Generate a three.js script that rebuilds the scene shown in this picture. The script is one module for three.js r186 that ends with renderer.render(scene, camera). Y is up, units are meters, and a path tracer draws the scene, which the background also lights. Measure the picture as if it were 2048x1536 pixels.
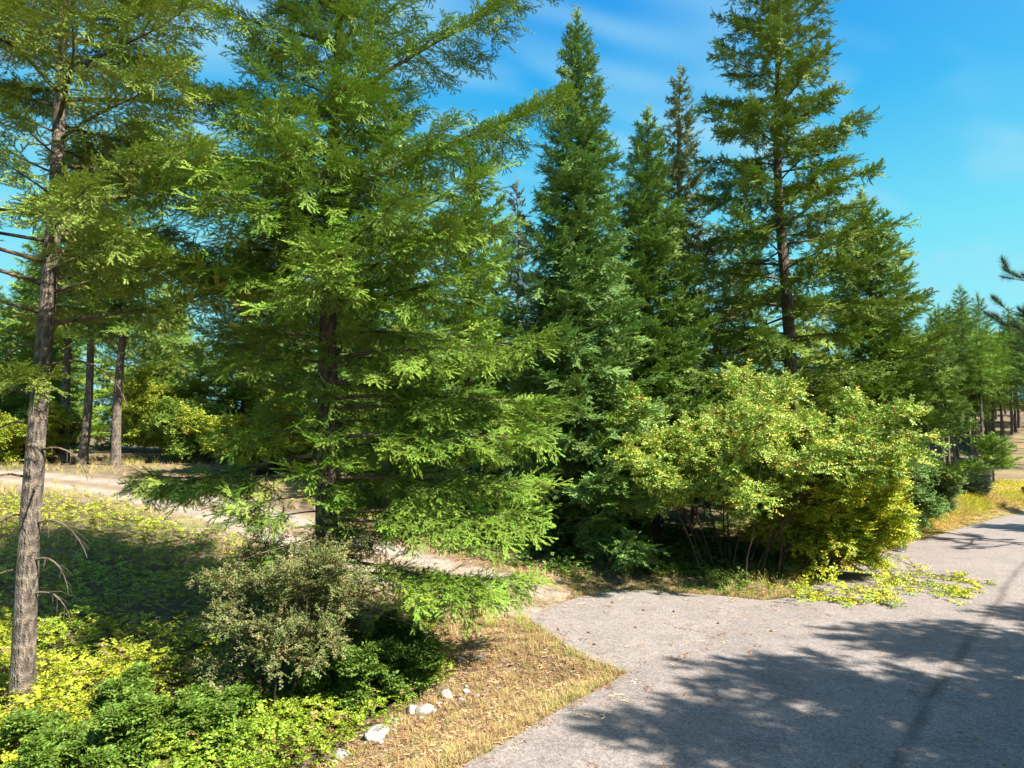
import * as THREE from 'three';
import { mergeGeometries } from 'three/addons/utils/BufferGeometryUtils.js';

// ------------------------------------------------------------------ camera, sky, sun, exposure
const scene = new THREE.Scene();
const camera = new THREE.PerspectiveCamera(58.73, 1024 / 768, 0.1, 1500);
camera.position.set(0, 3.6, 0);
camera.rotation.x = Math.atan(132 / 1365);            // a drone 3.6 m above the road, tilted up a little
const EXPOSURE = 3.7;
const renderer = new THREE.WebGLRenderer({ antialias: true });
renderer.toneMapping = THREE.LinearToneMapping;
renderer.toneMappingExposure = EXPOSURE;
renderer.shadowMap.enabled = true;

function rngOf(seed) {
  let s = seed | 0;
  return () => { s = (s + 0x6d2b79f5) | 0; let t = Math.imul(s ^ (s >>> 15), 1 | s); t = (t + Math.imul(t ^ (t >>> 7), 61 | t)) ^ t; return ((t ^ (t >>> 14)) >>> 0) / 4294967296; };
}
const clamp = (x, a, b) => Math.min(b, Math.max(a, x)), lerp = (a, b, t) => a + (b - a) * t;
const smooth = (a, b, x) => { const t = clamp((x - a) / (b - a), 0, 1); return t * t * (3 - 2 * t); };
function hash3(x, y, z) { let h = Math.imul(x, 374761393) ^ Math.imul(y, 668265263) ^ Math.imul(z, 2147483647); h = Math.imul(h ^ (h >>> 13), 1274126177); return ((h ^ (h >>> 16)) >>> 0) / 4294967296; }
function noise3(x, y, z) {
  const X = Math.floor(x), Y = Math.floor(y), Z = Math.floor(z), f = (t) => t * t * (3 - 2 * t), u = f(x - X), v = f(y - Y), w = f(z - Z);
  const r = (a, b, c) => hash3(X + a, Y + b, Z + c);
  return lerp(lerp(lerp(r(0, 0, 0), r(1, 0, 0), u), lerp(r(0, 1, 0), r(1, 1, 0), u), v), lerp(lerp(r(0, 0, 1), r(1, 0, 1), u), lerp(r(0, 1, 1), r(1, 1, 1), u), v), w);
}
const noise2 = (x, y, k = 0) => noise3(x, y, k * 17.3 + 0.5);
const fbm = (x, y, k = 0) => 0.5 * noise2(x, y, k) + 0.3 * noise2(x * 2.1, y * 2.1, k + 1) + 0.2 * noise2(x * 4.3, y * 4.3, k + 2);

const SUN = (() => { const el = 48 * Math.PI / 180, h = Math.cos(el); return new THREE.Vector3(0.88 * h, Math.sin(el), 0.475 * h).normalize(); })();
const skyTexture = (() => {
  const W = 1024, H = 512, d = new Float32Array(W * H * 4);
  for (let j = 0; j < H; j++) for (let i = 0; i < W; i++) {
    const el = ((j + 0.5) / H - 0.5) * Math.PI, az = ((i + 0.5) / W - 0.5) * 2 * Math.PI, y = Math.sin(el), c = Math.cos(el), x = c * Math.cos(az), z = c * Math.sin(az);
    const t = clamp(y, 0, 1), stops = [[0, 0.46, 0.90, 0.95], [0.15, 0.34, 0.87, 0.96], [0.28, 0.19, 0.76, 0.95], [0.44, 0.05, 0.49, 0.91], [0.56, 0.022, 0.35, 0.87], [1, 0.014, 0.25, 0.78], [1.01, 0.014, 0.25, 0.78]];
    let q0 = 0; while (t > stops[q0 + 1][0]) q0++;
    const qa = stops[q0], qb = stops[q0 + 1], qt = (t - qa[0]) / (qb[0] - qa[0]);
    let r = lerp(qa[1], qb[1], qt), g = lerp(qa[2], qb[2], qt), b = lerp(qa[3], qb[3], qt);
    // thin cirrus streaks over the whole dome
    const q = 1 / (Math.max(y, 0) + 0.22), px = x * q, pz = z * q, wx = fbm(px * 1.3 + 4, pz * 1.3, 20);
    const cir = smooth(0.40, 0.82, fbm(px * 2.0 + wx * 1.8 + 9, pz * 5.0 + px * 1.8 + wx, 30)) * 0.85;
    r = lerp(r, 0.40, cir); g = lerp(g, 0.76, cir); b = lerp(b, 0.95, cir);
    // the air round the sun is whiter and brighter
    const s = Math.max(0, x * SUN.x + y * SUN.y + z * SUN.z), halo = 0.9 * Math.pow(s, 4) + 3 * Math.pow(s, 30);
    r += halo * 0.8; g += halo * 0.75; b += halo * 0.62;
    if (y < 0) { r = 0.25; g = 0.25; b = 0.18; }
    const o = (j * W + i) * 4; d[o] = r / EXPOSURE; d[o + 1] = g / EXPOSURE; d[o + 2] = b / EXPOSURE; d[o + 3] = 1;
  }
  const tex = new THREE.DataTexture(d, W, H, THREE.RGBAFormat, THREE.FloatType);
  tex.mapping = THREE.EquirectangularReflectionMapping; tex.magFilter = THREE.LinearFilter; tex.needsUpdate = true;
  return tex;
})();
scene.background = skyTexture; scene.environment = skyTexture;

const sun = new THREE.DirectionalLight(new THREE.Color(1, 0.93, 0.81), 5);
sun.position.copy(SUN).multiplyScalar(120); sun.target.position.set(0, 0, -15); sun.name = 'sun';
sun.castShadow = true; sun.shadow.mapSize.set(4096, 4096);
Object.assign(sun.shadow.camera, { left: -60, right: 60, top: 60, bottom: -60, near: 1, far: 300 });
scene.add(sun, sun.target);

// ------------------------------------------------------------------ helpers
const V = (x, y, z) => new THREE.Vector3(x, y, z);
const UP = V(0, 1, 0);
const used = new Map();
function numbered(n) { const k = used.get(n) ?? 0; used.set(n, k + 1); return k ? `${n}_${String(k).padStart(3, '0')}` : n; }
function info(o, label, category, group, kind) {
  o.name = numbered(o.name);
  o.userData = { ...(label && { label }), ...(category && { category }), ...(group && { group }), ...(kind && { kind }) };
  scene.add(o); return o;
}
function shade(m) { m.castShadow = m.receiveShadow = true; return m; }
function mesh(name, geometry, material, parent) { const m = shade(new THREE.Mesh(geometry, material)); m.name = name; if (parent) parent.add(m); return m; }

class Soup {                                          // loose triangles with normals, uv and vertex colours
  constructor() { this.p = []; this.n = []; this.c = []; this.u = []; }
  tri(a, b, c, col, n) {
    if (!n) { n = V().subVectors(b, a).cross(V().subVectors(c, a)).normalize(); }
    for (const v of [a, b, c]) { this.p.push(v.x, v.y, v.z); this.n.push(n.x, n.y, n.z); this.c.push(col[0], col[1], col[2]); this.u.push(v.x, v.z); }
  }
  quad(a, b, c, d, col, n) { this.tri(a, b, c, col, n); this.tri(a, c, d, col, n); }
  geometry() {
    const g = new THREE.BufferGeometry(), f = (a, k) => new THREE.BufferAttribute(new Float32Array(a), k);
    g.setAttribute('position', f(this.p, 3)); g.setAttribute('normal', f(this.n, 3)); g.setAttribute('color', f(this.c, 3)); g.setAttribute('uv', f(this.u, 2));
    return g;
  }
}
// a tapered tube through points; uv in metres round and along
function tube(points, radii, segs = 6, rough = 0, seed = 0) {
  const P = [], N = [], U = [], I = [], n = points.length; let along = 0, side = null;
  for (let i = 0; i < n; i++) {
    const t = V().subVectors(points[Math.min(i + 1, n - 1)], points[Math.max(i - 1, 0)]).normalize();
    if (!side) side = V().crossVectors(t, Math.abs(t.y) > 0.9 ? V(1, 0, 0) : UP);
    side.addScaledVector(t, -side.dot(t)).normalize();
    const other = V().crossVectors(t, side);
    if (i) along += points[i].distanceTo(points[i - 1]);
    for (let k = 0; k <= segs; k++) {
      const a = (k % segs) / segs * Math.PI * 2, d = V().addScaledVector(side, Math.cos(a)).addScaledVector(other, Math.sin(a));
      const r = radii[i] * (1 + (rough ? rough * (noise3((k % segs) * 0.9 + seed, along * 1.7, seed * 3.1) * 2 - 1) : 0));
      P.push(points[i].x + d.x * r, points[i].y + d.y * r, points[i].z + d.z * r); N.push(d.x, d.y, d.z); U.push(k / segs * Math.max(0.25, 2 * Math.PI * radii[0]), along);
    }
    if (i) for (let k = 0; k < segs; k++) { const a = (i - 1) * (segs + 1) + k, b = a + segs + 1; I.push(a, a + 1, b, b, a + 1, b + 1); }
  }
  const g = new THREE.BufferGeometry();
  g.setAttribute('position', new THREE.BufferAttribute(new Float32Array(P), 3)); g.setAttribute('normal', new THREE.BufferAttribute(new Float32Array(N), 3));
  g.setAttribute('uv', new THREE.BufferAttribute(new Float32Array(U), 2)); g.setIndex(I);
  return g;
}
class Copies {                                        // collects placements, then one InstancedMesh
  constructor() { this.m = []; this.c = []; }
  put(matrix, color) { this.m.push(matrix); this.c.push(color); }
  build(name, geometry, material, parent) {
    const o = shade(new THREE.InstancedMesh(geometry, material, this.m.length)); o.name = name; o.userData.kind = 'stuff';
    const col = new THREE.Color();
    this.m.forEach((m, i) => { o.setMatrixAt(i, m); const c = this.c[i]; o.setColorAt(i, col.setRGB(c[0], c[1], c[2])); });
    if (parent) parent.add(o);
    return o;
  }
}
function frame(position, dir, up, sx, sy = sx, sz = sx) {   // x along dir, y near up
  const x = dir.clone().normalize(), z = V().crossVectors(x, up); if (z.lengthSq() < 1e-6) z.set(0, 0, 1); z.normalize();
  const y = V().crossVectors(z, x);
  return new THREE.Matrix4().makeBasis(x.multiplyScalar(sx), y.multiplyScalar(sy), z.multiplyScalar(sz)).setPosition(position);
}
// tileable noise texture
function dataTexture(size, fn, srgb = true) {
  const d = new Uint8Array(size * size * 4);
  for (let j = 0; j < size; j++) for (let i = 0; i < size; i++) { const c = fn(i / size, j / size, i, j); for (let k = 0; k < 3; k++) d[(j * size + i) * 4 + k] = clamp(Math.round(c[k] * 255), 0, 255); d[(j * size + i) * 4 + 3] = 255; }
  const t = new THREE.DataTexture(d, size, size); t.wrapS = t.wrapT = THREE.RepeatWrapping; t.magFilter = THREE.LinearFilter; t.minFilter = THREE.LinearMipmapLinearFilter; t.generateMipmaps = true;
  if (srgb) t.colorSpace = THREE.SRGBColorSpace; t.needsUpdate = true; return t;
}
function tileNoise(u, v, nx, ny, k) {
  const x = u * nx, y = v * ny, X = Math.floor(x), Y = Math.floor(y), f = (t) => t * t * (3 - 2 * t), a = f(x - X), b = f(y - Y), r = (i, j) => hash3((X + i) % nx, (Y + j) % ny, k);
  return lerp(lerp(r(0, 0), r(1, 0), a), lerp(r(0, 1), r(1, 1), a), b);
}

// ------------------------------------------------------------------ land
// plan coordinates: x to the right, f forward (f = -z)
const roadEdge = new THREE.CatmullRomCurve3([[-75, -110], [-40, -50], [-22, -21], [-9, -3.2], [-0.59, 8.15], [1.82, 11.37], [8.25, 18.9], [13.67, 25.15], [19.2, 30.6], [29.63, 40], [45, 51], [70, 64], [110, 80]].map(([x, f]) => V(x, 0, -f)), false, 'centripetal');
const edgePts = roadEdge.getSpacedPoints(420), ROAD_W = 7.9;
const apron = [[1.95, 11.4], [1.5, 12.15], [1.14, 12.75], [0.80, 13.7], [0.52, 14.5], [0.36, 15.0], [0.5, 15.55], [0.87, 16.09], [1.4, 16.9], [1.95, 17.45], [2.45, 17.85], [2.92, 18.06], [3.8, 17.95], [4.72, 17.57], [5.5, 17.2], [6.1, 16.9], [7.4, 17.6]];
function roadSide(x, f) {                             // distance from the left edge of the road, positive on the road
  let best = 1e9, sign = 1;
  for (let i = 1; i < edgePts.length; i++) {
    const a = edgePts[i - 1], b = edgePts[i], dx = b.x - a.x, df = -(b.z - a.z), t = clamp(((x - a.x) * dx + (f + a.z) * df) / (dx * dx + df * df), 0, 1);
    const ex = x - a.x - dx * t, ef = f + a.z - df * t, d = ex * ex + ef * ef;
    if (d < best) { best = d; sign = dx * ef - df * ex < 0 ? 1 : -1; }
  }
  return Math.sqrt(best) * sign;
}
function polyDist(poly, x, f) {                       // positive inside
  let inside = false, best = 1e9;
  for (let i = 0, j = poly.length - 1; i < poly.length; j = i++) {
    const [ax, af] = poly[j], [bx, bf] = poly[i], dx = bx - ax, df = bf - af, t = clamp(((x - ax) * dx + (f - af) * df) / (dx * dx + df * df), 0, 1);
    best = Math.min(best, Math.hypot(x - ax - dx * t, f - af - df * t));
    if ((af > f) !== (bf > f) && x < (bx - ax) * (f - af) / (bf - af) + ax) inside = !inside;
  }
  return inside ? best : -best;
}
function pavedDist(x, f) {                            // positive inside the paved area
  const n = roadSide(x, f), r = Math.min(n, ROAD_W - n);
  return x > -1 && x < 9 && f > 10 && f < 20 ? Math.max(r, polyDist(apron, x, f)) : r;
}
const drive = new THREE.CatmullRomCurve3([[3.2, 15.9], [1.2, 16.3], [-1.8, 17.6], [-7.2, 21.3], [-13, 25.6], [-19.5, 29.3], [-30, 32.5], [-44, 34]].map(([x, f]) => V(x, 0, -f)), false, 'centripetal');
const drivePts = drive.getSpacedPoints(90);
function driveDist(x, f) { let b = 1e9; for (const p of drivePts) b = Math.min(b, (p.x - x) ** 2 + (p.z + f) ** 2); return Math.sqrt(b); }

const heights = [[-7.3, 10.6, -.45], [-3.2, 12, -.55], [-2.6, 9.6, -.72], [-4.5, 7, -.85], [-1.7, 10.6, -.45], [-1.2, 12.4, -.35], [-8, 5, -.8], [-12, 8, -.6], [-20, 10, -.2], [-14, 15, .25], [-9, 16, .35], [-4.5, 15.5, .05], [-1, 14.6, -.05],
  [-10, 20.5, 1.25], [-18, 25, 1.9], [-1.8, 17.6, .4], [-7.2, 21.3, 1.3], [-13, 25.6, 1.85], [-19.5, 29.3, 2.25], [-32, 34, 2.7], [-24.7, 38, 2.9], [-19.9, 34, 2.8], [-10, 30, 2.1], [-3, 25, 1.15], [2.2, 21.5, .35], [4.6, 24, .45], [9.7, 25, .6], [6.8, 19.8, 0.05],
  [7.4, 30, 1.2], [15.8, 30, .8], [0, 35, 2], [10, 45, 2.2], [-20, 60, 3.4], [0, 60, 3.1], [18, 33, .35], [27, 41, .8], [24, 50, 1], [45, 59, .8], [60, 60, 1.0], [33, 45, .55], [50, 76, 2.3], [75, 95, 8], [60, 110, 9], [40, 95, 5], [20, 90, 4],
  [12, 3, 0], [20, 8, 0], [30, 20, 0.1], [60, 42, .3], [30, -20, 0], [0, -30, -.2], [-30, -10, -.4], [-50, 20, 1.2], [-60, 60, 4], [120, 60, 3], [120, 120, 12], [-100, 150, 8], [0, 200, 10], [150, 200, 18], [90, 20, 0]];
const spline = (() => {                               // thin plate through those heights
  const n = heights.length, U = (r2) => r2 < 1e-9 ? 0 : 0.5 * r2 * Math.log(r2), A = [];
  for (let i = 0; i < n + 3; i++) { A.push(new Float64Array(n + 4)); }
  for (let i = 0; i < n; i++) { const [x, f, y] = heights[i]; for (let j = 0; j < n; j++) A[i][j] = U((x - heights[j][0]) ** 2 + (f - heights[j][1]) ** 2) + (i === j ? 1.5 : 0); [1, x, f].forEach((q, k) => { A[i][n + k] = q; A[n + k][i] = q; }); A[i][n + 3] = y; }
  for (let i = 0; i < n + 3; i++) {
    let m = i; for (let k = i + 1; k < n + 3; k++) if (Math.abs(A[k][i]) > Math.abs(A[m][i])) m = k;
    [A[i], A[m]] = [A[m], A[i]];
    for (let k = 0; k < n + 3; k++) if (k !== i) { const q = A[k][i] / A[i][i]; if (q) for (let j = i; j <= n + 3; j++) A[k][j] -= q * A[i][j]; }
  }
  const w = A.map((row, i) => row[n + 3] / row[i]);
  return (x, f) => { x = clamp(x, -110, 160); f = clamp(f, -40, 210); let y = w[n] + w[n + 1] * x + w[n + 2] * f; for (let i = 0; i < n; i++) y += w[i] * U((x - heights[i][0]) ** 2 + (f - heights[i][1]) ** 2); return y; };
})();
function landY(x, f) {
  const near = Math.hypot(x, f - 14) < 40, d = -pavedDist(x, f);
  if (d < 0) return lerp(-0.035, -0.12, clamp(-d / 0.25, 0, 1));
  const y = spline(x, f) + (fbm(x * 0.7, f * 0.7, 3) - 0.5) * 0.16 * smooth(1.2, 3, driveDist(x, f)) + (near ? (noise2(x * 3.1, f * 3.1, 5) - 0.5) * 0.04 : 0);
  return lerp(-0.035, y, smooth(0, 1.8, d));
}
const at = (x, f) => V(x, landY(x, f), -f);

// what lies on the ground where: 0..1 amounts
const shoulderAmount = (x, f) => {                    // dry grass and cone litter between road, apron and ditch
  const n = -roadSide(x, f), a = -polyDist(apron, x, f), wob = (fbm(x * 0.8, f * 0.8, 8) - 0.5) * 1.1;
  const s = f < 17 ? 1 - smooth(2.3, 3.0, n + wob + Math.max(0, 8 - f) * 0.10) : 0;
  return f < 24 ? Math.max(s, (1 - smooth(1.6, 2.6, a + wob * 0.8)) * (f < 18 ? 1 : 0.2)) : 0;
};
const bankAmount = (x, f) => {                        // leafy ground cover of ditch and bank
  const wob = (fbm(x * 0.6 + 3, f * 0.6, 9) - 0.5) * 1.6, d = driveDist(x, f);
  if (roadSide(x, f) > -0.5 || x > 1) return 0;
  return (1 - shoulderAmount(x, f)) * smooth(1.7, 2.6, d + wob * 0.5) * (1 - smooth(19.5, 24, f - 0.6 * Math.max(0, -x - 2) - (x > -3 ? -4 : 0) + wob));
};

const groundTex = dataTexture(512, (u, v, i, j) => {
  const a = tileNoise(u, v, 8, 8, 1), b = tileNoise(u, v, 40, 40, 2), c = tileNoise(u, v, 160, 160, 3), s = hash3(i, j, 4), w = 0.56 + 0.12 * a + 0.14 * b + 0.18 * c + 0.12 * (s - 0.5);
  const straw = tileNoise(u, v, 22, 180, 6) > 0.8 ? 0.18 : 0, dark = tileNoise(u, v, 120, 120, 7) > 0.83 ? -0.25 : 0;
  return [w + straw + dark, w + straw * 0.9 + dark, w + straw * 0.5 + dark * 0.9];
});
const groundBump = dataTexture(512, (u, v, i, j) => { const h = 0.35 * tileNoise(u, v, 40, 40, 2) + 0.4 * tileNoise(u, v, 130, 130, 3) + 0.25 * hash3(i, j, 4); return [h, h, h]; }, false);
const M = {};
M.ground = new THREE.MeshStandardMaterial({ name: 'ground', vertexColors: true, map: groundTex, bumpMap: groundBump, bumpScale: 0.03, roughness: 1 });

const mix3 = (a, b, t) => [lerp(a[0], b[0], t), lerp(a[1], b[1], t), lerp(a[2], b[2], t)];
{
  const axis = (lo, a, b, hi, fine) => { const out = []; for (let x = a; x <= b; x += fine) out.push(x); let s = fine, x = out[out.length - 1]; while (x < hi) { s = Math.min(s * 1.09, 40); x += s; out.push(x); } s = fine; x = a; while (x > lo) { s = Math.min(s * 1.09, 40); x -= s; out.unshift(x); } return out; };
  const xs = axis(-700, -22, 22, 700, 0.28), fs = axis(-200, 6, 27, 800, 0.28), P = [], C = [], U = [], I = [];
  for (const f of fs) for (const x of xs) {
    const y = landY(x, f), dd = driveDist(x, f), sh = shoulderAmount(x, f), bk = bankAmount(x, f), n = fbm(x * 0.5, f * 0.5, 11), n2 = fbm(x * 1.7, f * 1.7, 12);
    let c = mix3([0.17, 0.115, 0.07], [0.30, 0.23, 0.11], smooth(0.42, 0.62, n));          // needle litter, dry grass
    const verge = roadSide(x, f), openG = smooth(-9, -4, verge) * smooth(20, 30, f) * (verge < 0 ? 1 : 0);
    c = mix3(c, [0.27, 0.225, 0.08], openG);
    c = mix3(c, mix3([0.12, 0.09, 0.055], [0.20, 0.15, 0.08], n2), bk);                     // soil under the leaves
    c = mix3(c, mix3([0.25, 0.165, 0.095], [0.36, 0.26, 0.15], smooth(0.35, 0.65, n2)), sh);  // straw and brown needles
    c = mix3(c, [0.33, 0.255, 0.18], (1 - smooth(1.3, 2.6, dd)) * (verge < 0 ? 0.9 : 0));
    P.push(x, y, -f); C.push(...c); U.push(x / 1.6, f / 1.6);
  }
  for (let j = 0; j < fs.length - 1; j++) for (let i = 0; i < xs.length - 1; i++) { const a = j * xs.length + i, b = a + xs.length; I.push(a, a + 1, b, a + 1, b + 1, b); }
  const g = new THREE.BufferGeometry();
  g.setAttribute('position', new THREE.BufferAttribute(new Float32Array(P), 3)); g.setAttribute('color', new THREE.BufferAttribute(new Float32Array(C), 3)); g.setAttribute('uv', new THREE.BufferAttribute(new Float32Array(U), 2)); g.setIndex(I); g.computeVertexNormals();
  info(mesh('ground', g, M.ground), 'ground of needle litter, soil and dry grass under the trees', null, null, 'structure');
}

// paving
const asphaltTex = dataTexture(1024, (u, v, i, j) => {
  const s = hash3(i, j, 21), b = tileNoise(u, v, 300, 300, 22), a = tileNoise(u, v, 6, 6, 23), q = tileNoise(u, v, 26, 26, 24);
  const w = 0.80 + 0.12 * (s - 0.5) + 0.30 * (b - 0.5) + 0.06 * (a - 0.5) + 0.06 * (q - 0.5) + 0.22 * (tileNoise(u, v, 110, 110, 26) - 0.5) + 0.12 * (tileNoise(u, v, 55, 55, 27) - 0.5) + (s > 0.985 ? 0.12 : 0) - (s < 0.03 ? 0.22 : 0);
  return [w, w, w];
});
const asphaltBump = dataTexture(512, (u, v, i, j) => { const h = 0.6 * tileNoise(u, v, 250, 250, 22) + 0.4 * hash3(i, j, 25); return [h, h, h]; }, false);
M.asphalt = new THREE.MeshStandardMaterial({ name: 'asphalt', vertexColors: true, map: asphaltTex, bumpMap: asphaltBump, bumpScale: 0.006, roughness: 0.93 });
{
  const N = 108, P = [], C = [], U = [], I = [];
  const pts = roadEdge.getSpacedPoints(900); let s = 0;
  for (let i = 0; i < pts.length; i++) {
    const t = V().subVectors(pts[Math.min(i + 1, pts.length - 1)], pts[Math.max(i - 1, 0)]).normalize(), r = V(-t.z, 0, t.x);
    if (i) s += pts[i].distanceTo(pts[i - 1]);
    for (let k = -1; k <= N + 1; k++) {
      const wob = k <= 0 ? (fbm(s * 1.3, 0, 40) - 0.5) * 0.16 : 0, w = clamp(k, 0, N) / N * ROAD_W, p = pts[i].clone().addScaledVector(r, w + wob), y = k < 0 || k > N ? -0.14 : 0;
      let c = 0.235 + 0.035 * (fbm(p.x * 0.35, p.z * 0.35, 41) - 0.5) + 0.035 * (fbm(w * 1.4, s * 0.06, 42) - 0.5);
      const seam = Math.abs(w - 3.95 + (fbm(s * 0.5, 1, 43) - 0.5) * 0.12 + (fbm(s * 3.1, 1, 45) - 0.5) * 0.10);
      c *= 1 - 0.5 * (1 - smooth(0.02, 0.13, seam)) * (0.5 + 0.8 * noise2(s * 1.6, 2, 44));
      P.push(p.x, y, p.z); C.push(c * 1.12, c * 0.95, c * 0.88); U.push(p.x / 2.4, -p.z / 2.4);
    }
    if (i) for (let k = 0; k < N + 2; k++) { const a = (i - 1) * (N + 3) + k, b = a + N + 3; I.push(a, a + 1, b, a + 1, b + 1, b); }
  }
  const g = new THREE.BufferGeometry();
  g.setAttribute('position', new THREE.BufferAttribute(new Float32Array(P), 3)); g.setAttribute('color', new THREE.BufferAttribute(new Float32Array(C), 3)); g.setAttribute('uv', new THREE.BufferAttribute(new Float32Array(U), 2)); g.setIndex(I); g.computeVertexNormals();
  { const nn = g.attributes.normal; for (let i = 0; i < nn.count; i++) { const k = i % (N + 3); if (k > 0 && k < N + 2) nn.setXYZ(i, 0, 1, 0); } }
  info(mesh('road', g, M.asphalt), 'worn pinkish grey asphalt road with a dark seam along the middle', null, null, 'structure');
}
{
  const c = new THREE.CatmullRomCurve3(apron.map(([x, f]) => V(x, f, 0)), false, 'centripetal').getPoints(90), shape = new THREE.Shape();
  c.forEach((p, i) => { const w = i > 2 && i < 88 ? (noise2(i * 0.45, 3, 50) - 0.5) * 0.13 : 0; i ? shape.lineTo(p.x + w, p.y + w) : shape.moveTo(p.x, p.y); });
  shape.lineTo(7.3, 17.2); shape.lineTo(2.12, 11.3);
  const g = new THREE.ExtrudeGeometry(shape, { depth: 0.11, bevelEnabled: true, bevelSize: 0.015, bevelThickness: 0.012, bevelSegments: 1 });
  g.rotateX(-Math.PI / 2); g.translate(0, -0.127, 0);
  const p = g.attributes.position, uv = g.attributes.uv, col = new Float32Array(p.count * 3);
  for (let i = 0; i < p.count; i++) { uv.setXY(i, p.getX(i) / 2.4, -p.getZ(i) / 2.4); const k = 0.245; col.set([k * 1.13, k * 0.97, k * 0.89], i * 3); }
  g.setAttribute('color', new THREE.BufferAttribute(col, 3));
  info(mesh('driveway_apron', g, M.asphalt), 'flared asphalt apron where the driveway meets the road', null, null, 'structure');
}
function ribbon(curve, half, cols, n, lift, colour) {
  const pts = curve.getSpacedPoints(n), P = [], C = [], U = [], I = []; let s = 0;
  for (let i = 0; i < pts.length; i++) {
    const t = V().subVectors(pts[Math.min(i + 1, n)], pts[Math.max(i - 1, 0)]).normalize(), r = V(-t.z, 0, t.x);
    if (i) s += pts[i].distanceTo(pts[i - 1]);
    for (let k = 0; k <= cols; k++) {
      const q = k / cols * 2 - 1, w = q * (half + (fbm(s * 0.6, q > 0 ? 5 : 0, 60) - 0.5) * 0.9 * Math.abs(q)), p = pts[i].clone().addScaledVector(r, w);
      P.push(p.x, landY(p.x, -p.z) + lift - (k === 0 || k === cols ? lift + 0.05 : 0), p.z); C.push(...colour(w, s, p)); U.push(p.x / 1.6, p.z / 1.6);
    }
    if (i) for (let k = 0; k < cols; k++) { const a = (i - 1) * (cols + 1) + k, b = a + cols + 1; I.push(a, a + 1, b, a + 1, b + 1, b); }
  }
  const g = new THREE.BufferGeometry();
  g.setAttribute('position', new THREE.BufferAttribute(new Float32Array(P), 3)); g.setAttribute('color', new THREE.BufferAttribute(new Float32Array(C), 3)); g.setAttribute('uv', new THREE.BufferAttribute(new Float32Array(U), 2)); g.setIndex(I); g.computeVertexNormals();
  return g;
}
info(mesh('dirt_driveway', ribbon(new THREE.CatmullRomCurve3(drive.getPoints(60).slice(9)), 1.75, 16, 190, 0.028, (w, s, p) => {
  const n = fbm(p.x * 1.3, p.z * 1.3, 61), track = Math.max(1 - smooth(0.25, 0.6, Math.abs(Math.abs(w) - 0.85)), 0);
  return mix3(mix3([0.28, 0.195, 0.12], [0.36, 0.27, 0.175], n), [0.44, 0.37, 0.31], track * smooth(0.25, 0.6, n + 0.15));
}), M.ground), 'pale dirt driveway with wheel tracks climbing into the trees', null, null, 'structure');
info(mesh('side_road', ribbon(new THREE.CatmullRomCurve3([[34, 61], [44, 59.5], [60, 59.5], [85, 62], [130, 74]].map(([x, f]) => V(x, 0, -f))), 1.9, 6, 80, 0.10, () => [0.27, 0.24, 0.22]), M.asphalt), 'narrow pale road crossing the far meadow', null, null, 'structure');

// ------------------------------------------------------------------ bark, wood, leaves
const barkH = (u, v) => { const w = tileNoise(u, v, 5, 3, 70) * 0.12; const a = tileNoise((u + w) % 1, v, 11, 5, 71), b = tileNoise((u + w) % 1, v, 26, 14, 72), c = tileNoise(u, v, 60, 60, 73); return clamp(0.5 * (1 - Math.abs(a * 2 - 1)) + 0.32 * b + 0.22 * c, 0, 1); };
const barkTex = dataTexture(512, (u, v, i, j) => {
  const h = barkH(u, v), g = tileNoise(u, v, 7, 9, 74), s = hash3(i, j, 75), c = mix3([0.17, 0.13, 0.11], [0.62, 0.56, 0.50], h), l = smooth(0.66, 0.8, tileNoise(u, v, 12, 16, 76)) * 0.4;
  const k = 0.82 + 0.3 * g + 0.14 * (s - 0.5); return mix3([c[0] * k, c[1] * k, c[2] * k], [0.62, 0.50, 0.30], l * h);
});
const barkBump = dataTexture(512, (u, v) => { const h = barkH(u, v); return [h, h, h]; }, false);
M.bark = new THREE.MeshStandardMaterial({ name: 'bark', map: barkTex, bumpMap: barkBump, bumpScale: 0.05, roughness: 1 });
M.bark.color.setRGB(0.66, 0.70, 0.73);
M.darkBark = M.bark.clone(); M.darkBark.color.setRGB(0.48, 0.45, 0.43); M.darkBark.name = 'dark bark';
M.limb = new THREE.MeshStandardMaterial({ name: 'limb', map: barkTex, bumpMap: barkBump, bumpScale: 0.01, roughness: 1 }); M.limb.color.setRGB(0.46, 0.43, 0.40);
M.deadwood = new THREE.MeshStandardMaterial({ name: 'deadwood', map: barkTex, roughness: 1 }); M.deadwood.color.setRGB(0.50, 0.47, 0.44);
M.stem = new THREE.MeshStandardMaterial({ name: 'stem', map: barkTex, roughness: 1 }); M.stem.color.setRGB(0.42, 0.36, 0.33);
const leafy = (name, transmission, roughness) => new THREE.MeshPhysicalMaterial({ name, vertexColors: true, roughness, transmission, thickness: 0, side: THREE.DoubleSide, specularIntensity: 0.35 });
M.needle = leafy('needles', 0.14, 0.55); M.leaf = leafy('leaves', 0.42, 0.45); M.grass = leafy('grass blades', 0.3, 0.8);
M.cone = new THREE.MeshStandardMaterial({ name: 'cone', roughness: 0.9, vertexColors: true });

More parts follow.
